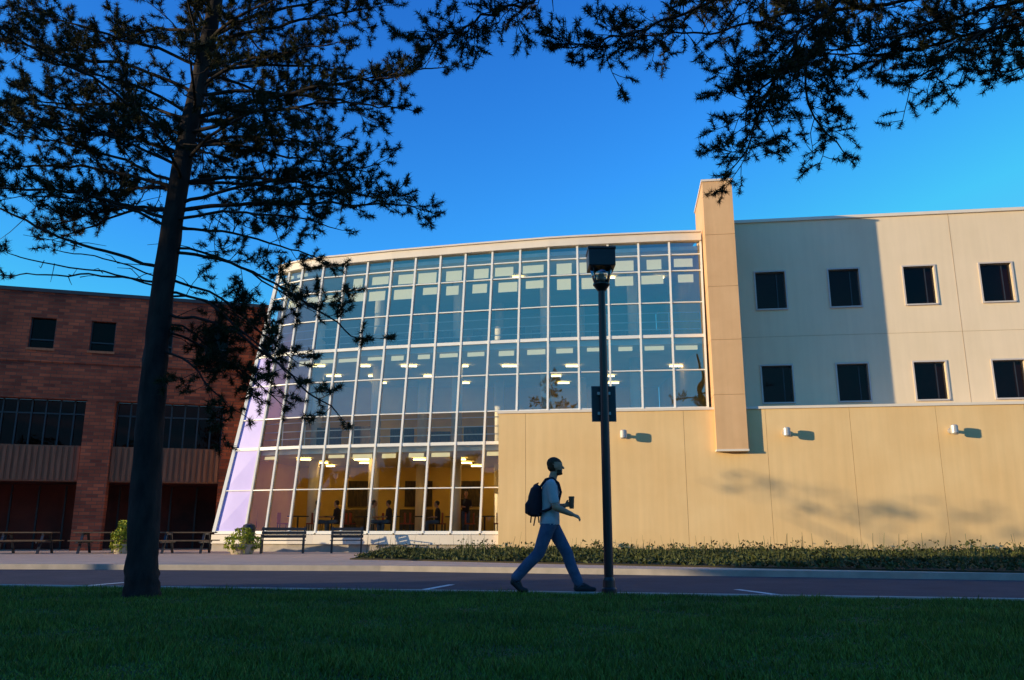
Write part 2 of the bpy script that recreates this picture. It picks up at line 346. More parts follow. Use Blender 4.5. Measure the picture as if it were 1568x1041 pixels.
g=Geo(); xs_=18.0; g.tube([(xs_,-.02,.72),(xs_,-.06,.72)],[.14,.14],14,0); g.tube([(xs_-.08,-.05,.72),(xs_-.08,-.22,.68)],[.055,.06],10,0); g.tube([(xs_+.08,-.05,.72),(xs_+.08,-.22,.68)],[.055,.06],10,0)
g.obj('standpipe_fitting',['lampmet'],bld,OA,rA)

# curtain wall
top=[(7.23,30.0),(6.04,30.1),(4.88,30.25),(3.71,30.4),(2.55,30.56),(1.44,30.75),(.34,31.0),(-.76,31.25),(-1.84,31.5),(-2.86,31.75),(-3.89,32.0),(-4.89,32.25),(-5.93,32.55),(-6.93,32.85),(-7.89,33.1),(-8.87,33.5),(-9.53,33.9),(-10.12,34.3)]
bot=[(7.14,30.0),(5.96,30.1),(4.79,30.2),(3.65,30.35),(2.49,30.45),(1.27,30.6),(.07,30.8),(-1.17,31.0),(-2.26,31.2),(-3.3,31.4),(-4.41,31.6),(-5.42,31.8),(-6.47,32.05),(-7.5,32.3),(-8.55,32.5),(-9.55,32.85),(-10.46,33.2),(-11.81,33.6)]
ZB,ZT=.7,11.62; NM=len(top)
def gp(i,z,inset=0):
    f=(z-ZB)/(ZT-ZB); a=bot[i];b=top[i]
    return Vector((a[0]+(b[0]-a[0])*f,a[1]+(b[1]-a[1])*f+inset,z))
g=Geo()
for i in range(NM):
    g.beam(gp(i,ZB),gp(i,ZT),.075 if i<NM-1 else .14,.14,(1,-.2,0))
rows=[.72,2.35,4.0,5.2,6.6,7.9,9.2,10.45,11.1]
for z in rows:
    th=.12 if z in (4.0,7.9,.72) else .04
    for i in range(NM-1):
        a=gp(i,z);b=gp(i+1,z); d=(b-a).normalized(); a=a+d*.039; b=b-d*.039
        g.beam(a,b,th,.09,(0,0,1))
g.obj('mullions',['mull'],bld)
g=Geo(); 
rr=[ZB]+rows[1:]+[ZT]
for i in range(NM-1):
    for z0,z1 in zip(rr[:-1],rr[1:]):
        last=(i==NM-2)
        a,b,c,d=gp(i,z0,.01),gp(i+1,z0,.01),gp(i+1,z1,.01),gp(i,z1,.01)
        e=random.uniform(-.008,.008)
        a=a+Vector((0,e,0)); c=c-Vector((0,e,0))
        g.add([b,a,d,c],[(0,1,2,3)],1 if (last and z1<=7.95) else (2 if z1<=5.3 else 0))  # lower end panes are opaque, coloured with the painted lilac glow
g.obj('glass_panes',['glass','lilac_glow','glass2'],bld)
g=Geo()
for i in range(NM-1):
    for (z0,z1,pr) in ((ZT,11.93,.16),(11.93,11.99,.24)):
        a=Vector((*top[i],0));b=Vector((*top[i+1],0))
        vs=[]
        for z in (z0,z1):
            for p,off in ((a,-pr),(b,-pr),(b,.25),(a,.25)): vs.append((p.x,p.y+off,z))
        g.add(vs,[(0,3,2,1)[::-1],(4,5,6,7)[::-1],(0,1,5,4)[::-1],(2,3,7,6)[::-1],(1,2,6,5),(3,0,4,7)],0)
    a=bot[i];b=bot[i+1]
    for (z0,z1,pr,mm) in ((-.02,.30,.18,1),(.30,.64,.30,0)):
        vs=[]
        for z in (z0,z1):
            for p,off in ((a,-pr),(b,-pr),(b,.25),(a,.25)): vs.append((p[0],p[1]+off,z))
        g.add(vs,[(4,5,6,7)[::-1],(0,1,5,4)[::-1],(2,3,7,6)[::-1],(1,2,6,5),(3,0,4,7)],mm)
rp=[(*p,11.9) for p in top]+[(-10.1,43,11.9),(7.3,43,11.9)]
g.add(rp,[tuple(range(len(rp)))],0)
g.obj('fascia_and_plinth',['trim','concrete'],bld)
BK=40.0
g=Geo()
def slab(z0,z1,ins,mt,mb,me):
    fr=[gp(i,(z0+z1)/2,ins) for i in range(NM)]
    fr[0].x=7.2
    for i in range(NM-1):
        a,b=fr[i],fr[i+1]
        g.add([(a.x,a.y,z1),(b.x,b.y,z1),(b.x,BK,z1),(a.x,BK,z1)],[(0,1,2,3)[::-1]],mt)
        g.add([(a.x,a.y,z0),(b.x,b.y,z0),(b.x,BK,z0),(a.x,BK,z0)],[(0,1,2,3)],mb)
        g.add([(a.x,a.y,z0),(b.x,b.y,z0),(b.x,b.y,z1),(a.x,a.y,z1)],[(0,1,2,3)],me)
slab(.45,.62,.30,0,1,2); slab(3.75,4.05,.22,0,1,2); slab(7.65,7.95,.22,0,1,2); slab(11.35,11.5,.22,1,1,2)
g.add([(7.2,BK,0),(-11,BK,0),(-11,BK,3.75),(7.2,BK,3.75)],[(0,1,2,3)],3)
g.add([(7.2,BK,3.9),(-11,BK,3.9),(-11,BK,7.7),(7.2,BK,7.7)],[(0,1,2,3)],3)
g.add([(7.2,BK,7.8),(-11,BK,7.8),(-11,BK,11.5),(7.2,BK,11.5)],[(0,1,2,3)],4)
g.add([(7.22,30.2,0),(7.22,BK,0),(7.22,BK,11.6),(7.22,30.2,11.6)],[(0,1,2,3)],3)
g.add([(-11.3,34.2,0),(-10.3,BK,0),(-9.9,BK,11.6),(-10.0,34.8,11.6)],[(0,1,2,3)],3)
g.obj('interior_floors_and_walls',['floor_in','ceil','slab','wall_in','wall_in2'],bld)
g=Geo()
for cxp,cyp in ((5.0,33),(1.4,33.5),(-2.3,34.2),(-5.8,35.0),(-8.6,36.2),(3.2,37.5),(-.6,38),(-4.2,38.4)):
    for z0,z1 in ((.62,3.75),(4.05,7.65),(7.95,11.35)): g.tube([(cxp,cyp,z0),(cxp,cyp,z1)],[.22,.22],14,0)
g.obj('interior_columns',['trim'],bld,smooth=True)
g=Geo(); rl=random.Random(21)
for z,ys,pr in ((3.70,(34.6,36.4,38.2),.8),(7.60,(34.3,36.6,38.4),.65),(11.30,(33.6,),.45)):
    for yy in ys:
        for k in range(8):
            xx=-8.4+k*2.15+rl.uniform(-.4,.4)
            if yy<gp(min(NM-1,max(0,int((7.2-xx)/1.08))),z).y+.6: continue
            if rl.random()>pr: continue
            l=rl.uniform(.16,.34); g.box(xx-l,xx+l,yy-.06,yy+.06,z-.04,z,0 if z<5 else 1)
g.obj('ceiling_lights',['light','light2'],bld)
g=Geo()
for i in range(NM-2):  # added glowing upright panels behind the glass, in place of lit ceiling panels
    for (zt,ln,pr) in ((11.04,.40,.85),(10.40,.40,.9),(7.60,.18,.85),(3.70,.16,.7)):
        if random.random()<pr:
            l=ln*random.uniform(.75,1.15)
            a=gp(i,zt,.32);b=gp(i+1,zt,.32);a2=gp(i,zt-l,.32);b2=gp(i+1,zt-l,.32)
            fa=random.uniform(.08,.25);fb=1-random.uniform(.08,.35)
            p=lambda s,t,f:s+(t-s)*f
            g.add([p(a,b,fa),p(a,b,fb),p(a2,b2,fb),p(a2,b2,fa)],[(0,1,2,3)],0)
g.obj('glowing_panels',['glow'],bld)
g=Geo()
for k in range(10):
    xx=-8.5+k*1.6; g.box(xx,xx+1.1,37.2,37.6,7.95,7.95+random.uniform(1.4,2.1),0)
    g.box(xx,xx+1.0,35.9,36.3,4.05,4.05+random.uniform(.7,1.3),0)
for k in range(12):
    xx=-8+k*1.25; 
    g.box(xx,xx+.9,33.9+.2*(k%2),34.5+.2*(k%2),8.65,8.70,0); g.box(xx+.1,xx+.16,34.1,34.3,7.95,8.65,0); g.box(xx+.7,xx+.76,34.1,34.3,7.95,8.65,0)
    g.box(xx+.1,xx+.5,33.9,34.0,8.70,9.05,0)
g.obj('bookshelves_and_desks',['book'],bld)
g=Geo()
for z in (4.05,7.95):
    for i in range(NM-2):
        a=gp(i,z,.55);b=gp(i+1,z,.55)
        for dz in (.35,.65,1.0):
            g.beam((a.x,a.y,z+dz),(b.x,b.y,z+dz),.035,.035,(0,0,1))
        g.beam((a.x,a.y,z),(a.x,a.y,z+1.0),.04,.04,(1,0,0))
g.obj('balcony_railings',['mull'],bld)
g=Geo()
for k in range(8):
    xx=-8.6+k*1.25; yy=33.9+.5*(k%3)
    g.tube([(xx,yy,1.33),(xx,yy,1.37)],[.42,.42],16,0); g.tube([(xx,yy,.62),(xx,yy,1.33)],[.035,.035],8,0)
    for sx in (-.65,.65):
        c=xx+sx*.9; g.box(c-.2,c+.2,yy-.2,yy+.2,1.04,1.09,1); e=c+(.18 if sx>0 else -.18)
        g.box(e-.02,e+.02,yy-.2,yy+.2,1.09,1.5,1)
        for a_ in (-.17,.17):
            for b_ in (-.17,.17): g.box(c+a_-.015,c+a_+.015,yy+b_-.015,yy+b_+.015,.62,1.04,0)
for k,(xa,xb) in enumerate(((-7.9,-6.6),(-5.2,-3.7),(-2.6,-1.4),(-.6,1.0))):
    g.box(xa,xb,39.0,39.6,.62,1.75,2); g.box(xa+.1,xb-.1,39.9,39.96,1.9,3.1,2)
g.obj('cafe_furniture',['dark','red','book'],bld)

# ------------------------------------------------------------------ brick building
bb=empty('brick_building',(-21.35,33.0,0),math.atan(.3))
g=Geo(); ops=[]
pil=[-22.3,-16.9,-11.6,-6.3,-1.0,4.35,9.75]
for a,b in zip(pil[:-1],pil[1:]):
    ops.append((a+.55,b-.55,4.25,6.1))
small=[(c-.48,c+.48,8.2,9.5) for c in (-9.7,-7.4,-5.1,-2.8,-.5,1.8,4.1,6.4,8.7)]
g.wall(-24,10.9,6.1,10.6,0,small,.25,0)
g.box(-24,10.9,-.06,.5,10.6,10.75,2)
g.wall(-24,10.9,-.1,6.1,0.0,[(a,b,-.1,6.1) for (a,b,_,_) in ops],.5,0)
for (a,b,_,_) in ops: 
    g.box(a-1.1+.0,a,-.18,-.004,-.1,6.0,0)
g.box(-24,10.9,-.05,-.004,7.62,7.76,0)
g.add([(10.9,0,-.1),(10.9,14,-.1),(10.9,14,10.7),(10.9,0,10.7)],[(0,1,2,3)],0)
g.add([(-24,.3,10.7),(10.9,.3,10.7),(10.9,14,10.7),(-24,14,10.7)],[(0,1,2,3)],2)
g.obj('walls',['brick','ribbed','dark'],bb)
g=Geo()
for (a,b,_,_) in ops:
    g.box(a,b,.05,.4,2.75,4.2,0)
    n=int((b-a)/.22)
    for k in range(n):
        x=a+.05+k*(b-a)/n; g.box(x,x+.12,.0,.049,2.8,4.15,0)
    g.add([(a,.42,4.2),(b,.42,4.2),(b,.42,6.1),(a,.42,6.1)],[(0,1,2,3)],1)
    for k in range(9):
        x=a+k*(b-a)/8; x=min(x,b-.06); g.box(x,x+.06,.34,.415,4.2,6.1,2)
    g.box(a,b,.35,.41,5.5,5.56,2)
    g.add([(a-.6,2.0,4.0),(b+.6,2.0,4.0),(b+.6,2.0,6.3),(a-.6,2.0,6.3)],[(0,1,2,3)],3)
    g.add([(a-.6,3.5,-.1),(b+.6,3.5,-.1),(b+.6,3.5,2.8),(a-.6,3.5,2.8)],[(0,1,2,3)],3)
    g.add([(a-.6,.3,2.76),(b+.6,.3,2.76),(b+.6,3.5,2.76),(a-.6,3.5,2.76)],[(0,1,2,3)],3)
    for k in range(5):
        x=a+k*(b-a)/4; g.box(x,x+.07,3.2,3.3,0,2.7,2)
for (a,b,c,d) in small:
    g.add([(a,.2,c),(b,.2,c),(b,.2,d),(a,.2,d)],[(0,1,2,3)],1)
    g.box(a,b,.12,.19,c+.35,c+.40,2); g.box(a,a+.04,.13,.19,c,d,2); g.box(b-.04,b,.13,.19,c,d,2)
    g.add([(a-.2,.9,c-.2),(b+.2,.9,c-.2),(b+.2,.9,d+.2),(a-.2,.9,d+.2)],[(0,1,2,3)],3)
    g.box(a-.05,b+.05,-.05,.1,c-.1,c,0)
g.obj('windows_and_panels',['ribbed','winglass2','dark','winred'],bb)

# ------------------------------------------------------------------ street lamp with sign
sp=empty('street_lamp',(1.28,11.33,0))
g=Geo()
g.tube([(0,0,-.03),(0,0,.05),(0,0,.07),(0,0,.16),(0,0,.2)],[.10,.10,.085,.08,.062],20,0)
g.tube([(0,0,.2),(0,0,2.35),(0,0,4.15)],[.062,.060,.050],20,0)
g.obj('pole',['black'],sp,smooth=False)
g=Geo()
g.tube([(0,0,4.13),(0,0,4.18),(0,0,4.22),(0,0,4.24)],[.055,.09,.12,.12],20,0)
g.obj('collar',['black'],sp)
g=Geo()
g.tube([(0,0,4.24),(0,0,4.46)],[.105,.165],20,0); g.obj('lens',['lampglass'],sp,smooth=True)
g=Geo(); g.tube([(0,0,4.24),(0,0,4.33),(0,0,4.40)],[.05,.06,.03],12,0); g.obj('lamp_socket',['lampmet'],sp)
g=Geo()
for k in range(4):
    a=math.pi/4+k*math.pi/2; g.beam((.115*math.cos(a),.115*math.sin(a),4.23),(.178*math.cos(a),.178*math.sin(a),4.47),.014,.014,(1,0.3,0))
g.obj('lens_ribs',['black'],sp)
g=Geo(); g.box(-.19,.19,-.19,.19,4.46,4.72,0); g.box(-.2,.2,-.2,.2,4.70,4.745,0); g.obj('housing',['black'],sp,bevel=.012)
g=Geo(); g.box(-.17,.17,.075,.083,2.27,2.77,0); g.box(-.155,.155,.0725,.0749,2.285,2.755,1); 
g.box(-.09,.09,.03,.074,2.36,2.40,2); g.box(-.09,.09,.03,.074,2.64,2.68,2); g.obj('sign_plate',['signgrey','dark','lampmet'],sp)

# ------------------------------------------------------------------ people
def make_body(name,parts,voxel=.008,smooth=3,parent=None,fix=None):
    """parts: list of (Geo, matindex) closed shells fused into ONE continuous surface"""
    mats=['skin','shirt','jeans','shoe','hair','pack']
    V=[];F=[];T=[]
    for gg,t in parts:
        b=len(V); V+=gg.v; F+=[tuple(b+i for i in f) for f in gg.f]; T+=[t]*len(gg.v)
    me=bpy.data.meshes.new(name+'_src'); me.from_pydata(V,[],F); o=bpy.data.objects.new(name+'_src',me); coll.objects.link(o)
    r=o.modifiers.new('r','REMESH'); r.mode='VOXEL'; r.voxel_size=voxel
    s=o.modifiers.new('s','SMOOTH'); s.factor=.5; s.iterations=smooth
    dg=bpy.context.evaluated_depsgraph_get(); dg.update(); m2=bpy.data.meshes.new_from_object(o.evaluated_get(dg))
    bpy.data.objects.remove(o)
    kd=kdtree.KDTree(len(V))
    for i,v in enumerate(V): kd.insert(v,i)
    kd.balance()
    m2.materials.clear()
    for mm in mats: m2.materials.append(M[mm])
    for p in m2.polygons:
        _,i,_=kd.find(p.center); t=T[i]
        if fix: t=fix(p.center,t)
        p.material_index=t; p.use_smooth=True
    ob=bpy.data.objects.new(name,m2); coll.objects.link(ob); ob.parent=parent; return ob
def cap(p,q,r0,r1,n=14):
    g=Geo(); p=Vector(p);q=Vector(q); a=(q-p); L=a.length; a.normalize()
    pts=[];rad=[]
    for k in range(5): t=math.pi/2*(k/4); pts.append(p-a*(r0*math.cos(t)));rad.append(max(r0*math.sin(t),r0*.08))
    m=max(3,int(L/.02))
    for k in range(1,m): pts.append(p+(q-p)*(k/m)); rad.append(r0+(r1-r0)*k/m)
    for k in range(4,-1,-1): t=math.pi/2*(k/4); pts.append(q+a*(r1*math.cos(t)));rad.append(max(r1*math.sin(t),r1*.08))
    g.tube(pts,rad,n); return g
def loft(rings,n=28):
    g=Geo(); vs=[];fs=[]
    R2=[]
    for a,b in zip(rings[:-1],rings[1:]):
        m=max(1,int((b[2]-a[2])/.015))
        for k in range(m): R2.append([a[j]+(b[j]-a[j])*k/m for j in range(5)])
    R2.append(list(rings[-1]))
    for (x,y,z,rx,ry) in R2:
        for k in range(n):
            t=2*math.pi*k/n; vs.append((x+rx*math.cos(t),y+ry*math.sin(t),z))
    for i in range(len(R2)-1):
        for k in range(n): k2=(k+1)%n; fs.append((i*n+k,i*n+k2,(i+1)*n+k2,(i+1)*n+k))
    fs.append(tuple(range(n-1,-1,-1))); e=(len(R2)-1)*n; fs.append(tuple(e+k for k in range(n)))
    g.add(vs,fs); return g
def ell(c,r): g=Geo(); g.ellipsoid(c,r,0,28,20); return g
def hand(wr,d,up,side,curl=1.0,s=1.0):
    """wrist pos, pointing dir d, back-of-hand normal up, thumb side"""
    P=[]; wr=Vector(wr);d=Vector(d).normalized();up=Vector(up);up=(up-d*up.dot(d)).normalized();sd=Vector(side);sd=(sd-d*sd.dot(d)-up*sd.dot(up)).normalized()
    for k in (-1,-.33,.33,1): P.append((cap(wr,wr+d*.085*s+sd*(.028*k*s),.020*s,.0135*s,10),0))
    for k,L in ((1,.068),(.33,.078),(-.33,.072),(-1,.055)):
        b=wr+d*.085*s+sd*(.030*k*s); c=.35*curl; 
        d1=(d*math.cos(c)-up*math.sin(c)); p1=b+d1*L*.5*s
        d2=(d*math.cos(c*2.4)-up*math.sin(c*2.4)); p2=p1+d2*L*.3*s
        d3=(d*math.cos(c*3.6)-up*math.sin(c*3.6)); p3=p2+d3*L*.22*s
        P+=[(cap(b,p1,.0095*s,.009*s,8),0),(cap(p1,p2,.009*s,.0085*s,8),0),(cap(p2,p3,.0085*s,.0075*s,8),0)]
    b=wr+d*.03*s+sd*.025*s; p1=b+(d*.6+sd*.7-up*.3).normalized()*.04*s; p2=p1+(d*.9+sd*.1-up*.5*curl).normalized()*.032*s
    P+=[(cap(b,p1,.013*s,.011*s,8),0),(cap(p1,p2,.011*s,.009*s,8),0)]
    return P
def head_parts(c,beard=True):
    x,y,z=c; P=[]
    P.append((ell((x,y,z+.012),(.098,.076,.108)),0))
    P.append((ell((x+.035,y,z-.055),(.060,.056,.068)),0))
    P.append((cap((x+.088,y,z+.012),(x+.112,y,z-.022),.010,.0155,10),0))
    P.append((cap((x+.085,y-.03,z+.030),(x+.085,y+.03,z+.030),.013,.013,10),0))
    P.append((cap((x+.088,y-.018,z-.055),(x+.088,y+.018,z-.055),.009,.009,10),0))
    P.append((ell((x+.078,y,z-.098),(.022,.026,.018)),4 if beard else 0))
    for s in (-1,1): P.append((ell((x-.002,y+s*.080,z-.008),(.020,.010,.032)),0))
    P.append((ell((x-.022,y,z+.042),(.098,.085,.088)),4))
    P.append((ell((x-.052,y,z+.0),(.060,.073,.070)),4))
    if beard: P.append((ell((x+.044,y,z-.088),(.048,.056,.034)),4))
    return P
ped=empty('walking_man',(.52,11.42,0))
P=[]
P.append((loft([(-.02,0,.80,.07,.11),(-.015,0,.86,.115,.158),(-.01,0,.95,.112,.16),(-.005,0,1.0,.10,.15)]),2))
P.append((loft([(-.012,0,.875,.136,.180),(-.01,0,.93,.134,.176),(-.005,0,1.03,.128,.166),(0,0,1.15,.130,.170),(.008,0,1.28,.134,.187),(.012,0,1.38,.124,.184),(.016,0,1.44,.090,.13),(.022,0,1.475,.064,.075)]),1))
P.append((cap((.022,0,1.45),(.055,0,1.56),.060,.055),0))
P+=head_parts((.075,0,1.655))
HY=.095
for (s,hip,kn,an,hl,ball,toe) in ((1,(.0,.90),(.225,.50),(.375,.115),(.345,.048),(.50,.040),(.58,.034)),(-1,(-.02,.90),(-.165,.50),(-.46,.185),(-.50,.135),(-.405,.045),(-.335,.032))):
    y=s*HY; y2=s*.08
    P.append((cap((hip[0],y,hip[1]),(kn[0],y2,kn[1]),.108,.080),2))
    mid=((kn[0]*.6+an[0]*.4),(kn[1]*.6+an[1]*.4))
    P.append((cap((kn[0],y2,kn[1]),(mid[0]-.014,y2,mid[1]),.080,.077),2)); P.append((cap((mid[0]-.014,y2,mid[1]),(an[0]-.005,y2,an[1]+.01),.077,.070),2))
    P.append((cap((an[0],y2,an[1]),(hl[0],y2,hl[1]),.045,.045),3))
    P.append((cap((hl[0],y2,hl[1]),(ball[0],y2,ball[1]),.044,.040),3)); P.append((cap((ball[0],y2,ball[1]),(toe[0],y2,toe[1]),.042,.030),3))
    P.append((cap((an[0],y2,an[1]),(ball[0],y2,ball[1]+.015),.042,.036),3))
def arm(sh,el,wr,sg):
    sh=Vector(sh);el=Vector(el);wr=Vector(wr); m=sh+(el-sh)*.72
    return [(cap(sh,m,.070,.068),1),(cap(sh+(el-sh)*.86,el,.047,.046),0),(cap(el,el+(wr-el)*.35,.046,.046),0),(cap(el+(wr-el)*.35,wr,.046,.031),0)]
P.append((cap((.012,-.10,1.425),(.005,-.19,1.405),.06,.064),1)); P.append((cap((.012,.10,1.425),(.005,.19,1.405),.06,.064),1))
P+=arm((.005,-.20,1.395),(.055,-.245,1.10),(.275,-.20,1.01),-1); P+=hand((.275,-.20,1.01),(.95,.05,-.38),(.3,-.5,.9),(.3,.9,.3),1.1)
P+=arm((.005,.20,1.395),(.03,.24,1.11),(.20,.12,1.13),1); P+=hand((.20,.12,1.13),(.85,-.1,.25),(.05,1,.05),(-.3,0,1),1.9)
def manfix(c,t):
    x,y,z=c[0]-.075,c[1],c[2]-1.655
    if t==2 and c[2]>.89 : return 1
    if t==1 and c[2]<.875: return 2
    if z>-.13 and t in (0,4):
        if abs(y)>.081 and -.05<z<.03: return 0
        if z>.058-.25*max(0,x-.05) : return 4
        if x<-.012-.2*z and z>-.07: return 4
        if z<-.048 and z>-.125 and x>.015 and not (x>.082 and z>-.066): return 4
        return 0
    return t
make_body('body',P,.0075,3,ped,manfix)
g=Geo(); g.tube([(.295,.075,1.09),(.295,.075,1.10),(.295,.075,1.235),(.295,.075,1.24),(.295,.075,1.255)],[.028,.031,.038,.042,.038],16,0); g.obj('drink_cup',['cup'],ped,smooth=False)
P=[(loft([(-.20,0,.98,.05,.09),(-.205,0,1.00,.095,.145),(-.205,0,1.10,.110,.155),(-.20,0,1.25,.100,.150),(-.19,0,1.36,.075,.13),(-.18,0,1.40,.035,.09)]),5),
   (loft([(-.29,0,1.01,.02,.06),(-.29,0,1.03,.055,.11),(-.29,0,1.15,.055,.11),(-.285,0,1.20,.02,.07)]),5)]
for s in (-1,1):
    pp=[(-.13,s*.11,1.38),(-.06,s*.115,1.475),(.03,s*.118,1.49),(.108,s*.122,1.42),(.138,s*.135,1.30),(.10,s*.168,1.17),(-.02,s*.182,1.08),(-.13,s*.15,1.04)]
    for a,b in zip(pp[:-1],pp[1:]): P.append((cap(a,b,.019,.019,10),5))
P.append((cap((-.22,0,1.40),(-.16,0,1.43),.012,.012,8),5))
make_body('backpack',P,.009,2,ped)
g=Geo()
for (a,b) in (((-.20,-.12,1.02),(-.23,-.13,.86)),((-.26,-.06,1.0),(-.27,-.06,.90)),((-.17,-.14,1.02),(-.16,-.15,.9))): g.beam(a,b,.018,.004,(1,0,0))
g.obj('loose_straps',['pack'],ped)

def patron(name,loc,rot,sit,shirt=1):
    e=empty(name,loc,rot); P=[]
    zo=-.42 if sit else 0
    P.append((loft([(0,0,.84+zo,.10,.15),(0,0,1.0+zo,.11,.15),(0,0,1.3+zo,.115,.18),(0,0,1.42+zo,.09,.15),(0,0,1.47+zo,.05,.07)]),shirt))
    P.append((cap((.01,0,1.44+zo),(.03,0,1.55+zo),.055,.05),0)); P+=head_parts((.05,0,1.65+zo),False)
    for s in (-1,1):
        y=s*.1
        if sit:
            P.append((cap((0,y,.52),(.42,y,.50),.09,.065),2)); P.append((cap((.42,y,.50),(.40,y,.08),.062,.045),2)); P.append((cap((.40,y,.045),(.56,y,.04),.04,.035),3))
        else:
            P.append((cap((0,y,.90),(.03*s,y,.48),.09,.062),2)); P.append((cap((.03*s,y,.48),(0,y,.08),.06,.045),2)); P.append((cap((0,y,.045),(.17,y,.04),.04,.035),3))
        P.append((cap((0,s*.19,1.38+zo),(.02,s*.24,1.12+zo),.055,.045),shirt)); P.append((cap((.02,s*.24,1.12+zo),(.24,s*.15,1.12+zo),.04,.03),0)); P+=hand((.24,s*.15,1.12+zo),(1,0,0),(0,0,1),(0,-s,0))
    b=make_body('body',P,.016,2,e)
for i,(x,y,r,s,sh) in enumerate(((-7.75,33.4,0.3,1,1),(-6.95,33.5,2.9,1,5),(-5.5,33.3,.2,1,1),(-4.85,33.3,2.9,1,5),(-3.0,34.0,3.1,1,5),(-1.9,34.5,-1.2,0,5))):
    patron('cafe_patron',(x,y,.62),r,s,sh)

# ------------------------------------------------------------------ benches, picnic tables, planters
def picnic(x,y,rot):
    e=empty('picnic_table',(x,y,.012),rot); g=Geo()
    for k in range(5): g.box(-.95,.95,-.36+k*.145,-.36+k*.145+.13,.70,.74,0)
    for s in (-1,1):
        for k in range(2): yy=s*.68-.13+k*.14; g.box(-.95,.95,yy,yy+.125,.42,.46,0)
    g.obj('planks',['wood'],e)
    g=Geo()
    for xx in (-.65,.65):
        g.beam((xx,-.25,.70),(xx,-.62,0),.08,.05,(1,0,0)); g.beam((xx,.25,.70),(xx,.62,0),.08,.05,(1,0,0))
        g.box(xx-.03,xx+.03,-.80,.80,.36,.42,0); g.box(xx-.03,xx+.03,-.34,.34,.64,.70,0)
    g.obj('frame',['dark'],e)
for x,y,r in ((-17.1,29.9,.12),(-14.5,30.2,.15),(-11.6,30.3,.1),(-20.2,29.0,.3)): picnic(x,y,r)
def bench(x,y,rot,L=1.6):
    e=empty('park_bench',(x,y,.012),rot); g=Geo(); h=L/2
    for k in range(4): g.box(-h,h,-.22+k*.115,-.22+k*.115+.095,.43,.46,0)
    for k in range(3): g.box(-h,h,.25+.02*k,.275+.02*k,.53+k*.13,.63+k*.13,0)
    g.obj('slats',['dark'],e); g=Geo()
    for xx in (-h+.06,h-.06):
        g.box(xx-.025,xx+.025,-.20,-.15,0,.43,0); g.box(xx-.025,xx+.025,.18,.23,0,.43,0); g.beam((xx,.22,.43),(xx,.31,.92),.05,.04,(1,0,0))
        g.beam((xx,-.2,.64),(xx,.26,.64),.05,.03,(1,0,0)); g.box(xx-.02,xx+.02,-.2,-.16,.46,.64,0)
    g.obj('frame',['dark'],e)
bench(-8.1,30.0,.15,1.55); bench(-5.9,30.3,.15,1.15)
def planter(x,y,s,h):
    e=empty('shrub_planter',(x,y,.012)); g=Geo(); g.tube([(0,0,0),(0,0,.05),(0,0,.28),(0,0,.33)],[s*.8,s*.85,s,s*1.04],20,0); g.obj('pot',['pot'],e)
    n=2600; D=unit(rng.normal(size=(n,3)))*rng.uniform(.5,1,n)[:,None]**.5; C=D*np.array([s*1.25,s*1.2,h*1.3])+np.array([0,0,.18+h*.55]); C+=.06*np.sin(D*9)
    C=C[C[:,2]>.03]; V,F=leaves(C,.05); o=np_obj('shrub',V,F,'shrub',e)
planter(-9.2,29.0,.44,.36); planter(-13.6,29.6,.25,.5)
e=empty('waste_bin',(-9.45,30.4,.012)); g=Geo(); g.tube([(0,0,0),(0,0,.8),(0,0,.84),(0,0,.98),(0,0,1.03)],[.2,.23,.25,.20,.08],18,0); g.obj('bin_body',['black'],e)

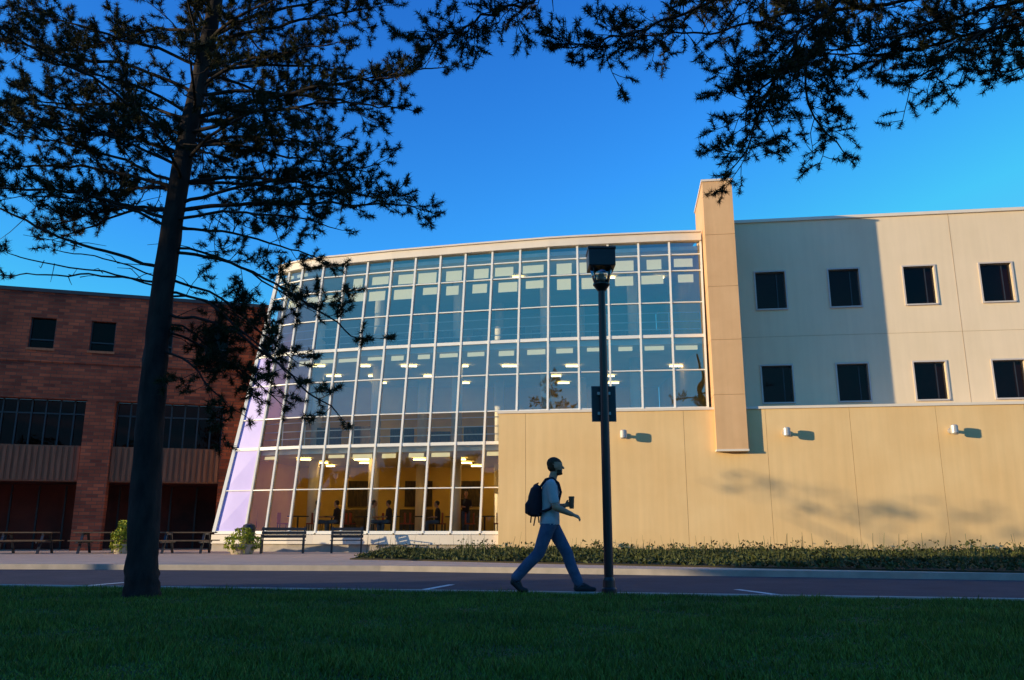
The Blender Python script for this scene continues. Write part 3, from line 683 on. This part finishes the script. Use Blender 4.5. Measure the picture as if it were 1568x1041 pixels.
# ------------------------------------------------------------------ pine trees
def bez(pts,n):
    P=np.array(pts,float); t=np.linspace(0,len(P)-1,n); out=[]
    for tt in t:
        i=min(int(tt),len(P)-2); f=tt-i; p0=P[max(i-1,0)];p1=P[i];p2=P[i+1];p3=P[min(i+2,len(P)-1)]
        out.append(.5*((2*p1)+(-p0+p2)*f+(2*p0-5*p1+4*p2-p3)*f*f+(-p0+3*p1-3*p2+p3)*f**3))
    return np.array(out)
def pine(name,trunk,trad,branches,tuft_r=.115,K=46,nw=.0045,dens=1.0,seed=1):
    e=empty(name); rnd=random.Random(seed); g=Geo()
    tp=bez(trunk,60); rad=np.interp(np.linspace(0,1,60),np.linspace(0,1,len(trad)),trad)
    g.tube([tuple(p) for p in tp],list(rad),20,0,bumpy=.09)
    tc=[];td=[]
    def twig(p,d,L,depth,r):
        d=d/np.linalg.norm(d); n=max(3,int(L/.085)); pts=[p]; q=p.copy(); dd=d.copy()
        for k in range(n):
            dd=dd+np.array([rnd.gauss(0,.15),rnd.gauss(0,.15),rnd.gauss(.06,.12)]); dd/=np.linalg.norm(dd); q=q+dd*L/n; pts.append(q.copy())
        g.tube([tuple(x) for x in pts],list(np.linspace(r,max(.003,r*.35),len(pts))),4,0)
        if depth<=0:
            for i in range(len(pts)-1,max(0,int(len(pts)*.25)),-1):
                tc.append(pts[i]); td.append(dd)
        else:
            m=max(2,int(L/.13*dens))
            for k in range(m):
                f=.2+.8*(k+rnd.random())/m; i=min(len(pts)-1,int(f*(len(pts)-1)))
                side=np.array([rnd.gauss(0,1),rnd.gauss(0,1),rnd.gauss(.15,.6)]); side/=np.linalg.norm(side)
                twig(pts[i],dd*.7+side*.8,rnd.uniform(.14,.30)*(1.15-f*.3),depth-1,max(.004,r*.5))
            tc.append(pts[-1]); td.append(dd)
    for (pts,r0,bare,sub) in branches:
        L=sum(np.linalg.norm(np.array(a)-np.array(b)) for a,b in zip(pts[:-1],pts[1:])); n=max(8,int(L/.14))
        P=bez(pts,n); w=np.cumsum([[rnd.gauss(0,.018) for _ in range(3)] for _ in range(n)],axis=0); w-=np.linspace(0,1,n)[:,None]*w[-1]*.5; P=P+w; P[0]=pts[0]
        rr=np.linspace(r0,.008,n); g.tube([tuple(x) for x in P],list(rr),6,0,bumpy=.06)
        m=int(L*(1-bare)/.20*dens*sub)
        for k in range(m):
            f=bare+(1-bare)*(k+rnd.random())/m; i=min(n-2,int(f*(n-1))); d=P[i+1]-P[i]; d/=np.linalg.norm(d)
            side=np.array([rnd.gauss(0,1),rnd.gauss(0,1),rnd.gauss(0.05,.6)]); side/=np.linalg.norm(side)
            twig(P[i],d*.75+side*.85,rnd.uniform(.35,.95)*(1.15-.5*f),1,max(.005,rr[i]*.4))
        twig(P[-1],P[-1]-P[-2],.3,1,.007)
        for k in range(int(L*bare/.45)):
            f=bare*rnd.uniform(.2,1); i=int(f*(n-1)); side=np.array([rnd.gauss(0,1),rnd.gauss(0,1),rnd.gauss(0,.5)])
            q=P[i]; pts2=[tuple(q+side*s+np.array([0,0,rnd.gauss(0,.03)])) for s in (0,.15,.3)]; g.tube(pts2,[.007,.005,.003],4,0)
    g.obj('trunk_and_limbs',['bark'],e,smooth=True)
    C=np.array(tc); D=np.array(td); N=len(C)
    r=np.random.default_rng(seed)
    C=C+r.normal(0,.012,C.shape)
    dirs=unit(unit(r.normal(size=(N,K,3)))+D[:,None,:]*.4)
    Ln=tuft_r*r.uniform(.8,1.08,(N,K,1))*r.uniform(.85,1.1,(N,1,1)); base=C[:,None,:]-D[:,None,:]*r.uniform(0,.08,(N,K,1))
    perp=unit(np.cross(dirs,r.normal(size=(N,K,3))))*nw
    V=np.stack([base-perp,base+perp,base+dirs*Ln+perp*.35],2).reshape(-1,3); F=np.arange(len(V)).reshape(-1,3)
    np_obj('needles',V,F,'needle',e); return N
trunk=[(-4.66,10.84,-.05),(-4.70,10.84,.5),(-4.76,10.84,2.0),(-4.78,10.84,3.7),(-4.66,10.84,6.1),(-4.42,10.84,8.5),(-4.3,10.8,11.5)]
def tx(z): 
    return float(np.interp(z,[p[2] for p in trunk],[p[0] for p in trunk]))
br=[]
def addb(z,tip,r=.05,bare=.3,sub=1.0,sag=.15,rise=.0):
    r=r*.62
    s=np.array([tx(z),10.84,z]); t=np.array(tip,float); a=s+(t-s)*.35+np.array([0,0,sag+rise]); b=s+(t-s)*.72+np.array([0,0,sag*.6])
    br.append(([tuple(s),tuple(a),tuple(b),tuple(t)],r,bare,sub))
addb(6.6,(-1.05,10.6,7.25),.055,.25,1.2); addb(6.9,(-1.6,11.3,6.9),.05,.25,1.1); addb(6.3,(-2.0,10.2,6.5),.05,.3,1)
addb(5.2,(-1.25,10.7,5.12),.055,.3,1.2); addb(5.6,(-1.9,11.4,5.6),.05,.3,1.0); addb(5.0,(-2.4,10.3,4.75),.04,.3,1)
addb(4.5,(-2.1,10.7,3.32),.045,.45,.75,.25); addb(3.7,(-2.2,10.5,2.35),.04,.5,.7,.3); addb(4.0,(-2.85,10.2,2.75),.035,.45,.7,.2)
addb(4.2,(-3.1,11.4,3.1),.035,.3,1.1); addb(3.4,(-3.2,11.0,2.5),.03,.25,1.3); addb(4.6,(-3.0,11.2,3.9),.035,.3,1.1); addb(3.6,(-3.7,11.3,2.9),.03,.2,1.3); addb(3.2,(-3.5,10.5,2.35),.03,.25,1.2); addb(3.9,(-3.4,11.6,3.4),.03,.25,1.2)
addb(7.6,(-1.95,10.7,8.3),.05,.25,1.1); addb(7.2,(-2.4,11.6,7.8),.045,.25,1); addb(6.1,(-2.6,11.0,5.9),.045,.25,1); addb(4.9,(-2.7,11.3,4.5),.04,.25,1.1)
addb(4.3,(-7.9,10.6,5.3),.045,.72,.5,-.1); addb(4.1,(-7.2,11.2,4.3),.03,.95,.3,.1); addb(4.0,(-6.6,10.4,4.35),.025,.95,.3,.1); addb(4.15,(-6.2,10.9,4.6),.02,.95,.3,.1)
addb(5.0,(-7.7,10.4,5.25),.05,.35,1.2); addb(5.2,(-6.9,11.8,5.3),.05,.3,1.2); addb(4.9,(-6.3,9.9,5.0),.04,.4,1.0); addb(5.5,(-7.4,11.0,5.9),.05,.3,1.2); addb(5.1,(-6.5,11.2,4.9),.04,.3,1.1)
addb(6.0,(-7.8,11.0,6.6),.05,.3,1.2); addb(6.6,(-7.6,11.6,7.2),.05,.3,1.2); addb(7.0,(-7.9,10.9,7.9),.05,.3,1.2); addb(5.8,(-6.8,10.2,6.3),.04,.3,1.1)
rb=random.Random(5)
for k in range(42):
    z=5.2+5.6*(k/42)+rb.uniform(-.15,.15); az=k*2.399+rb.uniform(-.3,.3); L=(3.5 if z<8 else 3.5-(z-8)*.75)*rb.uniform(.6,1.05)
    dx,dy=math.cos(az),math.sin(az)
    if dy<-.5: L*=.75
    if dx>0: L*=.82
    addb(z,(tx(z)+dx*L,10.84+dy*L,z+rb.uniform(-.1,.9)),.045,.2,1.05,.1)
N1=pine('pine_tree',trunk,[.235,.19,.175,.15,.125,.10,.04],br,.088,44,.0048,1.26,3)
t2=[(8.6,6.4,-.05),(8.6,6.4,3),(8.5,6.4,7),(8.4,6.4,12)]
b2=[([(8.55,6.4,7.9),(4,7,7.2),(1.2,7.4,6.5),(-.05,7.5,6.0),(-.85,7.5,5.62)],.035,.70,1.3),
 ([(8.55,6.4,7.4),(4.5,7.2,6.8),(2.2,7.5,6.2),(.65,7.6,5.55)],.035,.5,1.2),
 ([(8.55,6.4,7.0),(5,7.2,6.7),(3.4,7.5,6.15),(2.75,7.5,5.3),(2.3,7.5,4.38)],.035,.5,1.35),
 ([(3.0,7.5,5.6),(3.0,7.55,5.1),(3.25,7.6,4.6)],.014,.2,2.0),([(2.9,7.5,5.4),(2.5,7.5,5.1),(2.35,7.6,4.9)],.012,.2,1.6),
 ([(8.55,6.4,6.5),(6,7.3,6.2),(4.9,7.6,5.8),(3.95,7.6,5.25)],.03,.45,1.1),
 ([(8.55,6.4,6.2),(6.3,7.5,5.9),(5.0,7.6,5.25)],.03,.45,1.2),
 ([(8.55,6.4,7.1),(5,7.9,6.6),(3.2,8.2,6.4),(1.6,8.3,6.15)],.03,.4,1.2),
 ([(8.55,6.4,6.8),(5.8,8.0,6.3),(4.6,8.2,6.1),(3.4,8.3,6.05)],.03,.3,1.2),([(8.55,6.4,6.9),(5.8,7.6,6.35),(4.4,7.7,6.05),(3.2,7.8,5.75)],.025,.4,1.1),
 ([(8.55,6.4,8.2),(8.0,9.5,8.6)],.05,.3,1.0),([(8.5,6.4,9.0),(5.5,5.5,9.6)],.05,.3,1.0),([(8.5,6.4,9.5),(11,7,10.2)],.05,.3,1.0),([(8.5,6.4,8.4),(10.5,4.5,8.8)],.05,.3,1.0)]
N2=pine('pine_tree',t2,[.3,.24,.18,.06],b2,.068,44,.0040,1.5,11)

# ------------------------------------------------------------------ trees outside the frame (cast the lawn's shade, reflect in glass)
def clumps(cs,per,size):
    C=[]
    for (x,y,z,rx,ry,rz) in cs:
        D=unit(rng.normal(size=(per,3)))*(rng.random(per)**.4)[:,None]; C.append(D*np.array([rx,ry,rz])+np.array([x,y,z]))
    return leaves(np.concatenate(C),size)
cs=[]; tr=Geo()
for x in (-27,-35):
    for y in np.arange(-34,8,4.2):
        yy=y+random.uniform(-.5,.5); top_=random.uniform(9,13)
        if yy>6.5: yy=6.5
        tr.tube([(x,yy,-.1),(x+.2,yy,3),(x,yy,top_-2)],[.35,.28,.1],8,0)
        for k in range(7): cs.append((x+random.uniform(-1.8,1.8),yy+random.uniform(-1.6,1.2),random.uniform(1.2,top_-1),2.2,2.1,1.8))
for (x,y) in ((-46,28.5),(-50,31),(-45,33)):  # unseen trees added to keep the low sun off the brick facade
    tr.tube([(x,y,-.1),(x,y,9)],[.35,.2],8,0)
    for k in range(12): cs.append((x+random.uniform(-2,2),y+random.uniform(-1,2),2+k*1.1,2.6,2.3,1.9))
for x in np.arange(-24,40,7):
    y=-32+random.uniform(-3,3)
    tr.tube([(x,y,-.1),(x,y,6)],[.35,.2],8,0)
    for k in range(7): cs.append((x+random.uniform(-3,3),y+random.uniform(-2,2),random.uniform(2,9),3,2.5,2.4))
V,F=clumps(cs,380,.42)
e=empty('offframe_trees'); np_obj('foliage',V,F,'leaf',e); tr.obj('trunks',['bark'],e)
e=empty('shade_tree'); tr=Geo(); tr.tube([(-32,12.6,-.1),(-32,12.6,3),(-32.1,12.7,6.2)],[.2,.15,.08],8,0)
for dy in (-2,-1,1,2.2): tr.tube([(-32,12.6,4.6),(-32,12.6+dy*.5,5.8),(-32,12.6+dy,6.6)],[.08,.05,.02],6,0)
tr.obj('trunk',['bark'],e)
V,F=clumps([(-32,15.0,7.4,1.6,1.3,.45),(-32,13.4,6.9,1.6,1.2,.4),(-32,12.2,7.3,1.6,1.2,.45),(-32,11.0,6.8,1.6,1.2,.4),(-32,12.0,6.4,1.6,1.4,.5)],38,.15); np_obj('foliage',V,F,'leaf',e)
